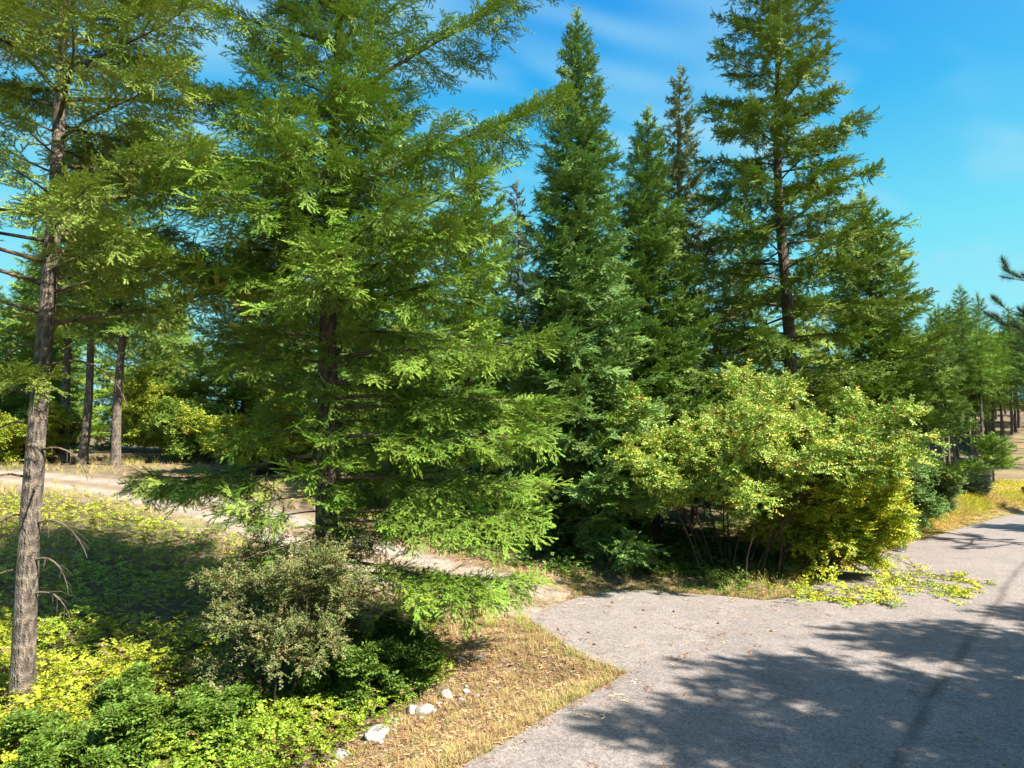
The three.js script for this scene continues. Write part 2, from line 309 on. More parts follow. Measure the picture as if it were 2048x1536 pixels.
// a flat fan of needled twigs, 0.5 m long, along +x with its upper side towards +y
function makeSpray(seed, { step, nl, nw, pairs, sub }) {
  const R = rngOf(seed), S = new Soup();
  function twig(p, dir, len, up) {
    const n = Math.max(3, Math.round(len / step)), side = V().crossVectors(dir, up).normalize(), q = p.clone(), sag = V(0, -0.10, 0);
    const end = p.clone().addScaledVector(dir, len * 0.96), w = 0.005;
    S.quad(p.clone().addScaledVector(side, w), p.clone().addScaledVector(side, -w), end.clone().addScaledVector(side, -w * 0.4), end.clone().addScaledVector(side, w * 0.4), [1.5, 0.66, 2.6]);
    for (let i = 0; i < n; i++) {
      const t = (i + R() * 0.8) / n, b = p.clone().addScaledVector(dir, len * t);
      const young = 0.85 + 0.5 * smooth(0.55, 1, t) * R();
      for (const s of [-1, 1]) {
        const lift = R() * 1.1 - 0.25, d = dir.clone().multiplyScalar(0.55 + 0.5 * t).addScaledVector(side, s * (0.85 + R() * 0.3)).addScaledVector(up, lift).addScaledVector(sag, R()).normalize();
        const L = nl * (0.75 + R() * 0.5) * (1 - 0.25 * t), a = V().crossVectors(d, V(R() - 0.5, R() * 1.5 + 0.2, R() - 0.5)).normalize().multiplyScalar(nw * 0.5), g = young * (0.8 + 0.4 * R());
        S.tri(b.clone().add(a), b.clone().sub(a), b.clone().addScaledVector(d, L), [g * (0.95 + 0.15 * R()), g, g * (0.85 + 0.2 * R())]);
      }
    }
  }
  const main = V(1, -0.06, 0).normalize(), up = UP;
  twig(V(0, 0, 0), main, 0.5, up);
  for (let i = 0; i < pairs; i++) for (const s of [-1, 1]) {
    const t = (i + 0.3 + 0.5 * R()) / pairs * 0.9, a = lerp(1.05, 0.5, t) + (R() - 0.5) * 0.5, len = (0.06 + 0.22 * Math.sin(Math.PI * (0.16 + 0.78 * (1 - t)))) * (0.5 + R() * 0.9); if (R() < 0.12) continue;
    const p = V(0, 0, 0).addScaledVector(main, 0.5 * t), d = V(Math.cos(a), 0.35 - 0.7 * R(), s * Math.sin(a)).normalize();
    twig(p, d, len, up);
    for (let k = 0; k < sub; k++) { const q = 0.25 + 0.6 * (k + R() * 0.6) / sub, e = a + (k % 2 ? 0.6 : -0.6), dd = V(Math.cos(e), -0.3 * R(), s * Math.sin(e)).normalize(); twig(p.clone().addScaledVector(d, len * q), dd, len * 0.42 * (1.1 - q * 0.5), up); }
  }
  return S.geometry();
}
const sprayNear = [makeSpray(11, { step: 0.012, nl: 0.034, nw: 0.0105, pairs: 5, sub: 1 }), makeSpray(12, { step: 0.012, nl: 0.034, nw: 0.0105, pairs: 4, sub: 2 })];
const sprayMid = [makeSpray(21, { step: 0.03, nl: 0.056, nw: 0.024, pairs: 5, sub: 1 }), makeSpray(22, { step: 0.03, nl: 0.056, nw: 0.024, pairs: 5, sub: 1 })];
const sprayFar = [makeSpray(31, { step: 0.05, nl: 0.07, nw: 0.030, pairs: 5, sub: 0 })];
const pineTuft = (() => {                             // long needles bursting from a shoot end
  const R = rngOf(5), S = new Soup();
  for (let i = 0; i < 90; i++) { const a = R() * 6.283, e = R() * 1.35, d = V(Math.cos(e), Math.sin(e) * Math.sin(a), Math.sin(e) * Math.cos(a)), b = V(-0.16 * R(), 0, 0), w = V().crossVectors(d, V(R(), R(), R())).normalize().multiplyScalar(0.004), g = 0.75 + 0.5 * R(); S.tri(b.clone().add(w), b.clone().sub(w), b.clone().addScaledVector(d, 0.17 + 0.06 * R()), [g, g, g]); }
  return S.geometry();
})();
const coneGeo = (() => {
  const pr = [[0, 0], [0.016, 0.006], [0.022, 0.022], [0.019, 0.045], [0.011, 0.064], [0, 0.072]].map(([x, y]) => new THREE.Vector2(x, y)), g = new THREE.LatheGeometry(pr, 8), p = g.attributes.position, c = [];
  for (let i = 0; i < p.count; i++) { const k = hash3(i, 3, 5) * 0.35 + 0.8; p.setXYZ(i, p.getX(i) * k, p.getY(i), p.getZ(i) * k); c.push(0.16 * k, 0.085 * k, 0.05 * k); }
  g.setAttribute('color', new THREE.BufferAttribute(new Float32Array(c), 3)); g.computeVertexNormals(); return g;
})();

// one conifer: trunk, branches, crown of needle sprays
function conifer(o) {
  const R = rngOf(o.seed), base = o.at ? at(o.at[0], o.at[1]) : V(0, 0, 0), g = new THREE.Group(); g.position.copy(base); g.name = o.name ?? 'fir_tree';
  const H = o.height, lean = o.lean ?? [0, 0], r0 = o.radius, bend = (o.bend ?? 0.08), ph = R() * 6;
  const axis = (h) => V(lean[0] * h + bend * (Math.sin(h * 0.5 + ph) - Math.sin(ph)), h, lean[1] * h + bend * (Math.cos(h * 0.43 + ph) - Math.cos(ph)));
  const rad = (h) => r0 * Math.pow(Math.max(0, 1 - h / H), 0.8) * 1 + 0.008 + r0 * 0.45 * Math.exp(-Math.max(0, h) / 0.28);
  const steps = o.far ? 8 : 34, tp = [], tr = [];
  for (let i = 0; i <= steps; i++) { const h = -0.35 + (H + 0.35) * i / steps; tp.push(axis(h)); tr.push(rad(h)); }
  mesh('trunk', tube(tp, tr, o.far ? 7 : o.near ? 20 : 12, o.far ? 0 : 0.09, o.seed % 50), o.bark ?? M.bark, g);
  const crown = [new Copies(), new Copies()], cones = new Copies(), limbs = [], tone = o.tone, cb = o.crownBase;
  const colour = (extra = 1) => { const k = (0.78 + 0.44 * R()) * extra, w = R() - 0.5; return [tone[0] * k * (1 + 0.22 * w), tone[1] * k, tone[2] * k * (1 - 0.25 * w)]; };
  const tumble = o.tumble ?? 1.5;
  const spray = (p, d, s, extra) => {
    const up = V((R() - 0.5) * tumble, 1, (R() - 0.5) * tumble); d = d.clone().add(V(0, (R() - 0.35) * tumble * 0.45, 0));
    crown[R() < 0.5 ? 0 : 1].put(frame(p, d, up, s * (0.85 + 0.35 * R()), s, s * (0.85 + 0.35 * R())), colour(extra));
  };
  function limb(h, az, L, e0, droop, upturn, f0, dense = 1) {
    const n = 8, pts = [axis(h)], rr = [], hd = V(Math.cos(az), 0, Math.sin(az)), sd = V(-hd.z, 0, hd.x), wig = R() * 6, wa = (R() - 0.5) * 0.5;
    const r1 = (o.limbR ?? 0.0105) * (0.4 + L) + 0.003;
    for (let i = 0; i <= n; i++) {
      const s = i / n, e = e0 - droop * Math.sin(Math.min(1, s * 1.25) * Math.PI * 0.5) + upturn * s * s; rr.push(r1 * Math.pow(1 - s * 0.93, 0.9) + 0.002);
      if (i < n) pts.push(pts[i].clone().addScaledVector(hd, Math.cos(e) * L / n).addScaledVector(UP, Math.sin(e) * L / n).addScaledVector(sd, (Math.sin(wig + s * 4) * 0.12 + wa * s) * L / n));
    }
    const along = (s) => { const q = clamp(s, 0, 0.9999) * n, i = Math.floor(q); return [pts[i].clone().lerp(pts[i + 1], q - i), V().subVectors(pts[i + 1], pts[i]).normalize()]; };
    const geos = [tube(pts, rr, o.near ? 6 : 4)];
    if (dense <= 0) {                                 // a dead bough: bare side twigs
      for (let k = 0; k < 7; k++) { const s = 0.25 + 0.75 * R(), [p, t] = along(s), side = (k % 2 ? 1 : -1), d = t.clone().addScaledVector(sd, side * 0.9).addScaledVector(UP, -0.5 * R()).normalize(), l = (0.2 + 0.3 * R()) * Math.min(1, L) * (1.3 - s), m = p.clone().addScaledVector(d, l * 0.5), q = m.clone().addScaledVector(d.add(V(0, -0.5, 0)).normalize(), l * 0.5); geos.push(tube([p, m, q], [0.006, 0.004, 0.0015], 3)); }
      limbs.push([geos, true]); return;
    }
    const sc = o.spray * (1 - 0.5 * clamp((h - cb) / (H - cb), 0, 1) ** 2), stepM = o.step / dense;
    for (let s = f0; s < 1; s += stepM / L) {
      const [p, t] = along(s), r = V().crossVectors(t, UP).normalize();
      for (const side of [-1, 1]) {
        if (R() < 0.08 + (o.gap ?? 0)) continue;
        const w = Math.min(o.frond ?? 1.1, (0.36 * L * Math.pow(1 - s, 0.75) + 0.16)) * smooth(f0 - 0.25, f0 + 0.18, s) * (0.7 + 0.5 * R()), a = lerp(1.05, 0.6, s) + (R() - 0.5) * 0.35;
        const d = t.clone().multiplyScalar(Math.cos(a)).addScaledVector(r, side * Math.sin(a)).addScaledVector(UP, -0.10 - 0.30 * R() * (o.hang ?? 0.5)).normalize();
        if (o.near && w > 0.5) geos.push(tube([p, p.clone().addScaledVector(d, w * 0.5), p.clone().addScaledVector(d, w * 0.9).add(V(0, -0.05 * w, 0))], [0.007, 0.004, 0.002], 3));
        for (let q = w * 0.12 * R(); q < w; q += 0.30 * sc) {
          const b = p.clone().addScaledVector(d, q).add(V(0, -0.12 * q * q, 0)), dd = d.clone().add(V((R() - 0.5) * 0.6, -0.25 * R() * (o.hang ?? 0.5) - 0.15 * q, (R() - 0.5) * 0.6));
          spray(b, dd, sc * (0.7 + 0.4 * R()));
          if (R() < (o.hang ?? 0.5) * 0.55) spray(b.clone(), d.clone().multiplyScalar(0.45).add(V((R() - 0.5) * 0.5, -0.9, (R() - 0.5) * 0.5)), sc * (0.5 + 0.4 * R()), 0.92);
        }
        if (o.cones && s > 0.45 && R() < o.cones) cones.put(frame(p.clone().addScaledVector(d, w * (0.5 + 0.5 * R())).add(V(0, -0.02, 0)), V((R() - 0.5) * 0.6, -1, (R() - 0.5) * 0.6), V(1, 0, 0), 1, 1, 1).multiply(new THREE.Matrix4().makeRotationZ(-Math.PI / 2)), [1 + R() * 0.5, 1, 0.9]);
      }
      if (R() < 0.6) spray(p, t.clone().add(V(0, 0.15 + 0.25 * R(), 0)), sc * 0.8);
    }
    const [tipP, tipD] = along(0.985); spray(tipP, tipD, sc); spray(along(0.9)[0], tipD, sc);
    limbs.push([geos, false]);
  }
  const perM = o.limbsPerM; let az = R() * 6.28;
  for (let h = cb; h < H - 0.5; h += (0.75 + 0.5 * R()) / perM * lerp(1, 0.7, (h - cb) / (H - cb))) {
    const t = (h - cb) / (H - cb); az += 2.399 + (R() - 0.5) * 0.9;
    const L = o.reach(t) * (0.72 + 0.42 * R()) * (o.bias ? o.bias(az, h) : 1);
    if (L < 0.12) continue;
    limb(h, az, L, o.angle(t) + (R() - 0.5) * 0.22, o.droop * (1 - 0.6 * t), o.upturn ?? 0.35, (o.bareAt ? o.bareAt(h, az) : o.bare ?? 0.16) * (1 - 0.6 * t) * (0.8 + 0.5 * R()), o.dense ? o.dense(t) : 1);
  }
  for (let k = 0; k < 7; k++) { const q = H - 0.12 - k * 0.09; spray(axis(q), V(Math.cos(k * 2.4) * 0.5, 0.9, Math.sin(k * 2.4) * 0.5), o.spray * 0.45); }
  spray(axis(H - 0.25), V(0.02, 1, 0.02), o.spray * 0.8);
  for (const a of o.limbs ?? []) limb(...a);
  const kids = o.sprays;
  if (crown[1].m.length && kids.length > 1) { crown[0].build('crown', kids[0], M.needle, g); crown[1].build('crown', kids[1], M.needle, g); }
  else { crown[0].m.push(...crown[1].m); crown[0].c.push(...crown[1].c); crown[0].build('crown', kids[0], M.needle, g); }
  if (o.far) { if (limbs.length) { const m = mesh('limbs', mergeGeometries(limbs.flatMap((l) => l[0])), M.limb, g); m.userData.kind = 'stuff'; } }
  else for (const [geos, dead] of limbs) mesh(dead ? 'dead_branch' : 'branch', geos.length > 1 ? mergeGeometries(geos) : geos[0], dead ? M.deadwood : M.limb, g);
  if (cones.m.length) cones.build('cones', coneGeo, M.cone, g);
  if (o.label) info(g, o.label, o.category ?? 'tree', o.group);
  return g;
}
const FIR = [0.165, 0.305, 0.030], YEL = [0.205, 0.315, 0.042], BLUE = [0.145, 0.275, 0.055], DARK = [0.135, 0.250, 0.036], OLIVE = [0.18, 0.225, 0.055];

// the big fir in front, its boughs reaching 4 m
conifer({ seed: 101, near: true, at: [-3.25, 12], height: 15, radius: 0.215, crownBase: 2.5, bark: M.darkBark, limbsPerM: 10.5, tone: FIR, sprays: sprayNear, spray: 1.0, step: 0.175, hang: 0.75, bareAt: (h, az) => h < 6.3 ? (Math.cos(az) > 0.2 ? 0.24 : 0.4) : h > 9.2 ? 0.34 : 0.2, cones: 0.05, limbR: 0.0085, bend: 0.05, lean: [0.004, 0],
  reach: (t) => 4.0 * Math.pow(1 - t, 0.42) * (t < 0.08 ? 0.75 : 1), angle: (t) => lerp(-0.08, 0.62, Math.pow(t, 0.8)), droop: 0.32, upturn: 0.42, frond: 1.15,
  bias: (az, h) => { const c = Math.cos(az), z = Math.sin(az); return (z > -0.05 ? (h < 6.3 ? (z > 0.3 ? 0.13 : 0.6) : h > 9.0 ? 0.55 : 0.95) : z < -0.4 ? 0.62 : 1) * (h < 2.8 && c < 0.2 ? 0.45 : 1) * (c < -0.3 && h > 7.5 ? 1.3 : 1); },
  limbs: [[3.0, 0.3, 3.6, 0.1, 0.25, 0.3, 0.25, 1.2], [3.6, -0.2, 3.9, 0.05, 0.25, 0.35, 0.25, 1.2], [4.3, 0.25, 3.8, 0.1, 0.25, 0.3, 0.25, 1.2], [5.0, -0.1, 4.0, 0.1, 0.25, 0.3, 0.25, 1.2], [5.7, 0.3, 3.9, 0.15, 0.25, 0.3, 0.25, 1.2], [2.0, -0.05, 3.5, 0.0, 0.2, 0.25, 0.3, 1.3], [2.2, 0.35, 3.0, 0.0, 0.25, 0.25, 0.35, 1.2], [1.5, 0.25, 2.1, -0.1, 0.2, 0.2, 0.9, 0.0], [1.6, 3.2, 1.3, 0.25, 0.5, -0.3, 0.5, 0.0], [2.4, 2.9, 1.8, 0.2, 0.5, -0.2, 0.5, 0.0], [2.9, 0.1, 3.3, 0.0, 0.15, 0.1, 0.5, 0.3], [8.6, 0.05, 4.7, 0.5, 0.1, 0.2, 0.3, 1.2], [10.4, -0.1, 4.6, 0.62, 0.1, 0.1, 0.3, 1.2]],
  label: 'large fir in front with wide bright boughs and shrub round its trunk' });
// the bare-stemmed fir at the left
conifer({ seed: 102, near: true, at: [-7.3, 10.6], height: 17, radius: 0.152, crownBase: 6.0, limbsPerM: 7, tone: YEL, sprays: sprayNear, spray: 1.0, step: 0.14, hang: 0.45, bare: 0.34, cones: 0.03, limbR: 0.011, bend: 0.06, lean: [-0.012, 0],
  bias: (az, h) => Math.sin(az) > 0.4 && (h > 7.5 && h < 9.4) ? 0.4 : 1,
  reach: (t) => 2.9 * Math.pow(1 - t, 0.4) * (t < 0.1 ? 0.8 : 1), angle: (t) => lerp(0.18, 0.62, t), droop: 0.12, upturn: 0.25, frond: 0.85,
  limbs: [[4.9, 2.6, 1.5, 0.25, 0.2, 0.3, 0.5, 1.2], [5.1, 1.2, 0.9, 0.1, 0.2, 0.2, 0.4, 1.2], ...[[1.85, 0.1, 1.0], [2.35, 0.2, 1.15], [2.2, 2.9, 0.7], [2.9, 0.15, 1.3], [3.0, 3.3, 0.9], [3.6, 2.8, 1.2], [4.0, 0.3, 1.2], [4.4, 3.2, 1.1], [5.3, 0.0, 1.7], [5.6, 3.4, 1.3], [3.4, 0.9, 0.9]].map(([h, az, L]) => [h, az, L, 0.45, 0.9, -1.0, 0.5, 0])],
  label: 'tall fir at the left edge with a bare grey trunk rising from the bushes' });

// the row behind the apron
const mid = { sprays: sprayMid, droop: 0.22, upturn: 0.3 };
conifer({ ...mid, seed: 110, at: [2.2, 21.5], height: 17.7, radius: 0.2, crownBase: 0.9, limbsPerM: 11, tone: BLUE, spray: 1.15, step: 0.24, hang: 0.6, bare: 0.1, bark: M.darkBark,
  reach: (t) => 2.8 * Math.pow(1 - t, 0.9) + 0.08, angle: (t) => lerp(0.0, 0.75, t), label: 'dense blue green fir with a sharp pointed top behind the apron' });
conifer({ ...mid, seed: 111, at: [4.9, 24], height: 15.5, radius: 0.19, crownBase: 1.6, limbsPerM: 9.5, tone: DARK, spray: 1.2, step: 0.25, hang: 0.5, bare: 0.1, bark: M.darkBark,
  reach: (t) => 2.8 * Math.pow(1 - t, 0.9) + 0.08, angle: (t) => lerp(0.05, 0.7, t), label: 'mid height dark green fir just right of the sharp pointed fir' });
conifer({ ...mid, seed: 112, at: [7.6, 30], height: 19.9, radius: 0.2, crownBase: 4, limbsPerM: 7, tone: OLIVE, spray: 1.2, step: 0.32, hang: 0.6, gap: 0.2, bare: 0.15, bark: M.darkBark,
  reach: (t) => 3.1 * Math.pow(1 - t, 0.95) + 0.08, angle: (t) => lerp(0.05, 0.7, t), label: 'thin brownish fir top showing between the dark fir and tallest fir' });
conifer({ ...mid, seed: 113, at: [10.1, 25], height: 24.5, radius: 0.27, crownBase: 6.0, limbsPerM: 4.8, tone: [0.165, 0.265, 0.034], spray: 1.25, step: 0.25, hang: 0.55, gap: 0.14, bare: 0.28, bark: M.darkBark, limbR: 0.011,
  reach: (t) => 3.9 * Math.pow(1 - t, 0.55) * (t < 0.1 ? 0.8 : 1) + 0.1, angle: (t) => lerp(0.0, 0.7, t), label: 'tallest fir of the right row, dark trunk showing through open boughs' });
conifer({ ...mid, seed: 114, at: [16.2, 30.5], height: 14.6, radius: 0.2, crownBase: 1.8, limbsPerM: 8.5, tone: [0.17, 0.29, 0.030], spray: 1.35, step: 0.27, hang: 0.4, bare: 0.12, bark: M.darkBark,
  reach: (t) => 3.7 * Math.pow(1 - t, 0.8) + 0.1, angle: (t) => lerp(0.05, 0.7, t), label: 'broad fir with sunlit right side at the right end of the row' });
conifer({ ...mid, seed: 115, at: [0.4, 40], height: 17.2, radius: 0.17, crownBase: 6, limbsPerM: 4.5, tone: [0.10, 0.10, 0.045], spray: 1.3, step: 0.4, hang: 0.4, gap: 0.3, bare: 0.1,
  reach: (t) => 2.4 * Math.pow(1 - t, 0.8) + 0.1, angle: (t) => lerp(0.2, 0.8, t), label: 'sparse brown tree top peeking left of the sharp pointed fir' });
conifer({ ...mid, seed: 116, at: [12.6, 29], height: 9, radius: 0.13, crownBase: 1.2, limbsPerM: 8, tone: YEL, spray: 1.3, step: 0.3, hang: 0.5, bare: 0.1,
  reach: (t) => 2.6 * Math.pow(1 - t, 0.8) + 0.1, angle: (t) => lerp(0.0, 0.6, t), label: 'young yellow green fir behind the berry bush, beside the tallest trunk' });
conifer({ ...mid, seed: 117, at: [7.0, 26.5], height: 8.5, radius: 0.12, crownBase: 1.0, limbsPerM: 8, tone: BLUE, spray: 1.2, step: 0.3, hang: 0.5, bare: 0.1,
  reach: (t) => 2.3 * Math.pow(1 - t, 0.8) + 0.1, angle: (t) => lerp(0.0, 0.6, t), label: 'young fir filling the gap left of the tallest trunk' });
// between the big fir and the row, and behind the driveway
const leftRow = [
  [-1.6, 27, 15, 'fir standing behind the right boughs of the large fir', FIR, 2.6, 2.0], [-4.6, 25.2, 6.5, 'small bright young fir behind the large trunk', YEL, 1.9, 0.5], [-8.0, 31, 16, 'fir beyond the driveway behind the large fir', DARK, 2.7, 4.0],
  [-12.5, 36, 17, 'fir far beyond the driveway, left of the large trunk', OLIVE, 2.8, 4.5], [-16.2, 41, 15, 'leafy fir in the gap right of the bare far trunks', FIR, 3.0, 2.0],
  [-19.9, 34.5, 18, 'bare-stemmed far fir, rightmost of the three far trunks', DARK, 2.6, 6.5], [-22.5, 36, 18, 'bare-stemmed far fir, middle of the three far trunks', OLIVE, 2.4, 7.5], [-24.8, 38, 19, 'bare-stemmed far fir, leftmost of the three far trunks', DARK, 2.4, 7.0],
  [-28, 41, 9, 'young fir between the far trunks and the left edge', YEL, 2.2, 0.6], [-21, 46, 8, 'young bright fir behind the three far trunks', YEL, 2.2, 0.5], [-31, 44, 15, 'fir behind the left trunk at the far edge of the clearing', FIR, 2.8, 3], [-26.5, 52, 13, 'tree far behind the leftmost far trunk', YEL, 3.2, 1.0], [-33, 50, 14, 'tree far behind the left trunk', FIR, 3.2, 1.2], [-36, 43, 12, 'fir at the far left of the clearing', YEL, 3.0, 0.8], [-17.5, 54, 13, 'tree far behind the rightmost far trunk', FIR, 3.2, 1.0], [-11, 48, 12, 'far fir filling the gap left of the large trunk', YEL, 3, 0.8], [-0.4, 33, 9, 'young fir in the gap right of the large trunk', YEL, 2.4, 0.5], [1.2, 30, 7, 'small fir behind the left side of the sharp pointed fir', FIR, 2.2, 0.5], [-6.2, 40, 14, 'far fir seen through the boughs of the large fir', FIR, 2.8, 2.5], [3.2, 33, 14, 'fir standing in shade behind the sharp pointed fir', DARK, 2.6, 2.5], [13.5, 39, 15, 'far fir behind the berry bush and tallest trunk', DARK, 2.8, 3]];
for (const [x, f, h] of [[-40, 56, 15], [-35, 60, 16], [-29, 58, 14], [-24, 62, 16], [-20, 59, 13], [-14, 60, 15], [-8, 56, 14], [-3, 52, 13], [4, 55, 14], [9, 50, 13], [-38, 49, 12]]) leftRow.push([x, f, h, 'fir of the woods far behind the clearing', [FIR, YEL, DARK][leftRow.length % 3], 3.4, 0.6]);
leftRow.forEach(([x, f, h, label, tone, reach, cb], i) => conifer({ ...mid, seed: 140 + i, at: [x, f], height: h, radius: 0.10 + h * 0.007, crownBase: cb, limbsPerM: 6.2, tone, sprays: [sprayMid[i % 2]], spray: 1.45, step: 0.36, hang: 0.45, gap: 0.06, bare: 0.15, bark: i > 4 && i < 8 ? M.bark : M.darkBark,
  reach: (t) => reach * Math.pow(1 - t, 0.7) + 0.1, angle: (t) => lerp(0.0, 0.65, t), label, group: 'firs beyond the driveway' }));
// across the road, out of the frame: they throw the shade on the asphalt
const shadeTree = { ...mid, limbsPerM: 6, tone: FIR, sprays: [sprayMid[0]], spray: 1.35, step: 0.3, hang: 0.4, bare: 0.15, crownBase: 3.2, angle: (t) => lerp(0.0, 0.6, t) };
[[13.5, 4.2, 12.6], [11.7, 2.4, 12.5], [17.1, 6.4, 12.9], [21.6, 7.8, 13.3], [32, 26, 12], [38.5, 32, 13], [16.8, 1.8, 14]].forEach(([x, f, h], i) => conifer({ ...shadeTree, seed: 180 + i, at: [x, f], height: h, radius: 0.22, reach: (t) => 3.5 * Math.pow(1 - t, 0.62) + 0.1,
  label: 'fir on the right side of the road throwing shade on it', group: 'firs across the road' }));

// a long-needled pine over the right edge
{
  const R = rngOf(77), g = new THREE.Group(); g.name = 'pine_tree'; g.position.copy(at(23.2, 24.5));
  const pts = [], rr = []; for (let i = 0; i <= 20; i++) { const h = -0.3 + 14.3 * i / 20; pts.push(V(0.1 * Math.sin(h * 0.5), h, 0)); rr.push(0.21 * (1 - i / 21) + 0.02); }
  mesh('trunk', tube(pts, rr, 12, 0.08, 4), M.bark, g);
  const tufts = new Copies();
  const limb = (h, az, L, e) => {
    const p = [V(0, h, 0)], r = []; for (let i = 0; i <= 6; i++) { r.push(0.035 * (1 - i / 7) + 0.005); if (i < 6) p.push(p[i].clone().add(V(Math.cos(az) * Math.cos(e + i * 0.05) * L / 6, Math.sin(e + i * 0.05 - 0.05) * L / 6, Math.sin(az) * L / 6 * Math.cos(e)))); }
    const gs = [tube(p, r, 5)];
    for (let i = 2; i <= 6; i++) for (let k = 0; k < (i === 6 ? 3 : 3); k++) { const d = V(Math.cos(az) + (R() - 0.5) * 1.6, 0.3 + R() * 0.7, Math.sin(az) + (R() - 0.5) * 1.6).normalize(), l = 0.3 + R() * 0.45, q = p[i].clone().addScaledVector(d, l); gs.push(tube([p[i], q], [0.012, 0.007], 4)); for (let m = 0; m < 2; m++) { const k2 = 0.75 + 0.4 * R(); tufts.put(frame(q.clone().addScaledVector(d, -0.2 * m), d, UP, 1.1 + 0.3 * R()), [0.07 * k2, 0.115 * k2, 0.05 * k2]); } }
    mesh('branch', mergeGeometries(gs), M.limb, g);
  };
  for (let h = 4.5, az = 0; h < 14; h += 0.3) { az += 2.4; limb(h, az, 3.4 * Math.sqrt((15 - h) / 10) * (0.7 + 0.4 * R()), 0.15 + R() * 0.35); }
  limb(6.9, 3.25, 5.4, 0.22); limb(8.2, 3.1, 5.0, 0.26); limb(5.9, 3.0, 5.2, 0.16); limb(7.5, 3.2, 5.3, 0.2); limb(6.4, 3.1, 5.6, 0.24); limb(8.9, 3.2, 5.0, 0.2);
  tufts.build('crown', pineTuft, M.needle, g);
  info(g, 'long-needled pine whose dark tufts enter at the right edge', 'tree');
}
// the far stand on the slope beyond the side road
{
  const protos = [0, 1, 2].map((k) => conifer({ ...mid, far: true, seed: 200 + k, height: [19, 16, 13][k], radius: 0.19, crownBase: [8, 8.5, 6.5][k], limbsPerM: 6, tone: [DARK, FIR, DARK][k], sprays: sprayFar, spray: 1.6, step: 0.4, hang: 0.3, bare: 0.1, reach: (t) => [2.7, 2.2, 1.9][k] * Math.pow(1 - t, 0.85) + 0.1, angle: (t) => lerp(0.0, 0.6, t) }));
  const spots = [[49.5, 74, 1.02, 0, 'tall pointed conifer with the highest tip of the far stand'], [46.2, 76, 0.86, 1, 'conifer at the left end of the far stand'], [55.5, 80, 0.98, 0, 'conifer with a bluish tip on the right of the far stand'], [44.5, 70, 0.8, 2, 'shorter conifer of the far stand beside the broad fir']];
  const R = rngOf(33);
  for (let i = 0; i < 14; i++) { const f = 68 + i * 1.7 + R() * 3; spots.push([f * (0.62 + 0.013 * ((i * 5) % 14) + 0.01 * R()), f, 0.72 + 0.25 * R(), i % 3, null]); }
  for (let i = 0; i < 95; i++) { const f = 67 + R() * 62, x = f * (0.54 + 0.26 * R()); if (Math.abs(x - 49.5) < 1.2 && Math.abs(f - 74) < 3) continue; spots.push([x, f, 0.62 + 0.3 * R(), Math.floor(R() * 3), null]); }
  spots.forEach(([x, f, s, k, label]) => {
    const t = protos[k].clone(); t.name = 'far_conifer'; t.position.copy(at(x, f)); t.rotation.y = R() * 6.28; t.scale.set(s, s, s);
    info(t, label ?? 'tall dark conifer with thin bare stem in the far stand', 'tree', 'conifers of the far stand');
  });
}
conifer({ ...mid, seed: 230, name: 'juniper', at: [26.9, 40], height: 2.4, radius: 0.05, crownBase: 0.12, limbsPerM: 34, tone: [0.095, 0.15, 0.085], sprays: [sprayMid[1]], spray: 0.8, step: 0.15, hang: 0, bare: 0.05, limbR: 0.006, reach: (t) => 0.85 * Math.pow(1 - t, 0.7) + 0.05, angle: (t) => lerp(0.7, 1.1, t), droop: 0, upturn: 0.3, label: 'small grey green juniper on the grassy verge by the road bend', category: 'shrub' });
conifer({ ...mid, seed: 231, name: 'young_pine', at: [38.8, 55.5], height: 4.2, radius: 0.08, crownBase: 1.4, limbsPerM: 12, tone: FIR, sprays: [sprayMid[0]], spray: 1.1, step: 0.22, hang: 0, bare: 0.2, reach: (t) => 1.7 * Math.pow(1 - t, 0.5) + 0.1, angle: (t) => lerp(0.1, 0.7, t), label: 'small bright green pine in front of the far stand' });

// ------------------------------------------------------------------ shrubs
function leafShape(S, p, d, up, L, W, col, fold = 0.25) {    // a folded leaf of four triangles
  const s = V().crossVectors(d, up).normalize(), n = V().crossVectors(s, d).normalize(), tip = p.clone().addScaledVector(d, L).addScaledVector(n, -0.1 * L), midp = p.clone().addScaledVector(d, L * 0.5);
  const a = midp.clone().addScaledVector(s, W * 0.5).addScaledVector(n, fold * W), b = midp.clone().addScaledVector(s, -W * 0.5).addScaledVector(n, fold * W);
  S.tri(p, midp, a, col); S.tri(midp, tip, a, col); S.tri(p, b, midp, col); S.tri(midp, b, tip, col);
}
function leafTwig(seed, { len, leaves, L, W, hang = 0.3, red = 0 }) {
  const R = rngOf(seed), S = new Soup();
  S.quad(V(0, 0, 0.002), V(0, 0, -0.002), V(len, -0.02, -0.001), V(len, -0.02, 0.001), [0.9, 0.5, 0.6]);
  for (let i = 0; i < leaves; i++) {
    const t = (i + R()) / leaves, a = (i % 2 ? 1 : -1) * (0.5 + R() * 0.9), d = V(Math.cos(a) * 0.8, -hang * R() * 2 + 0.25, Math.sin(a)).normalize(), k = 0.72 + 0.56 * R(), y = R() < red ? 1.5 : 1;
    leafShape(S, V(len * t, -0.02 * t, 0), d, V((R() - 0.5) * 1.2, 1, (R() - 0.5) * 1.2), L * (0.7 + 0.5 * R()), W * (0.8 + 0.4 * R()), [k * y * (0.9 + 0.2 * R()), k, k * (0.8 + 0.3 * R())]);
  }
  return S.geometry();
}
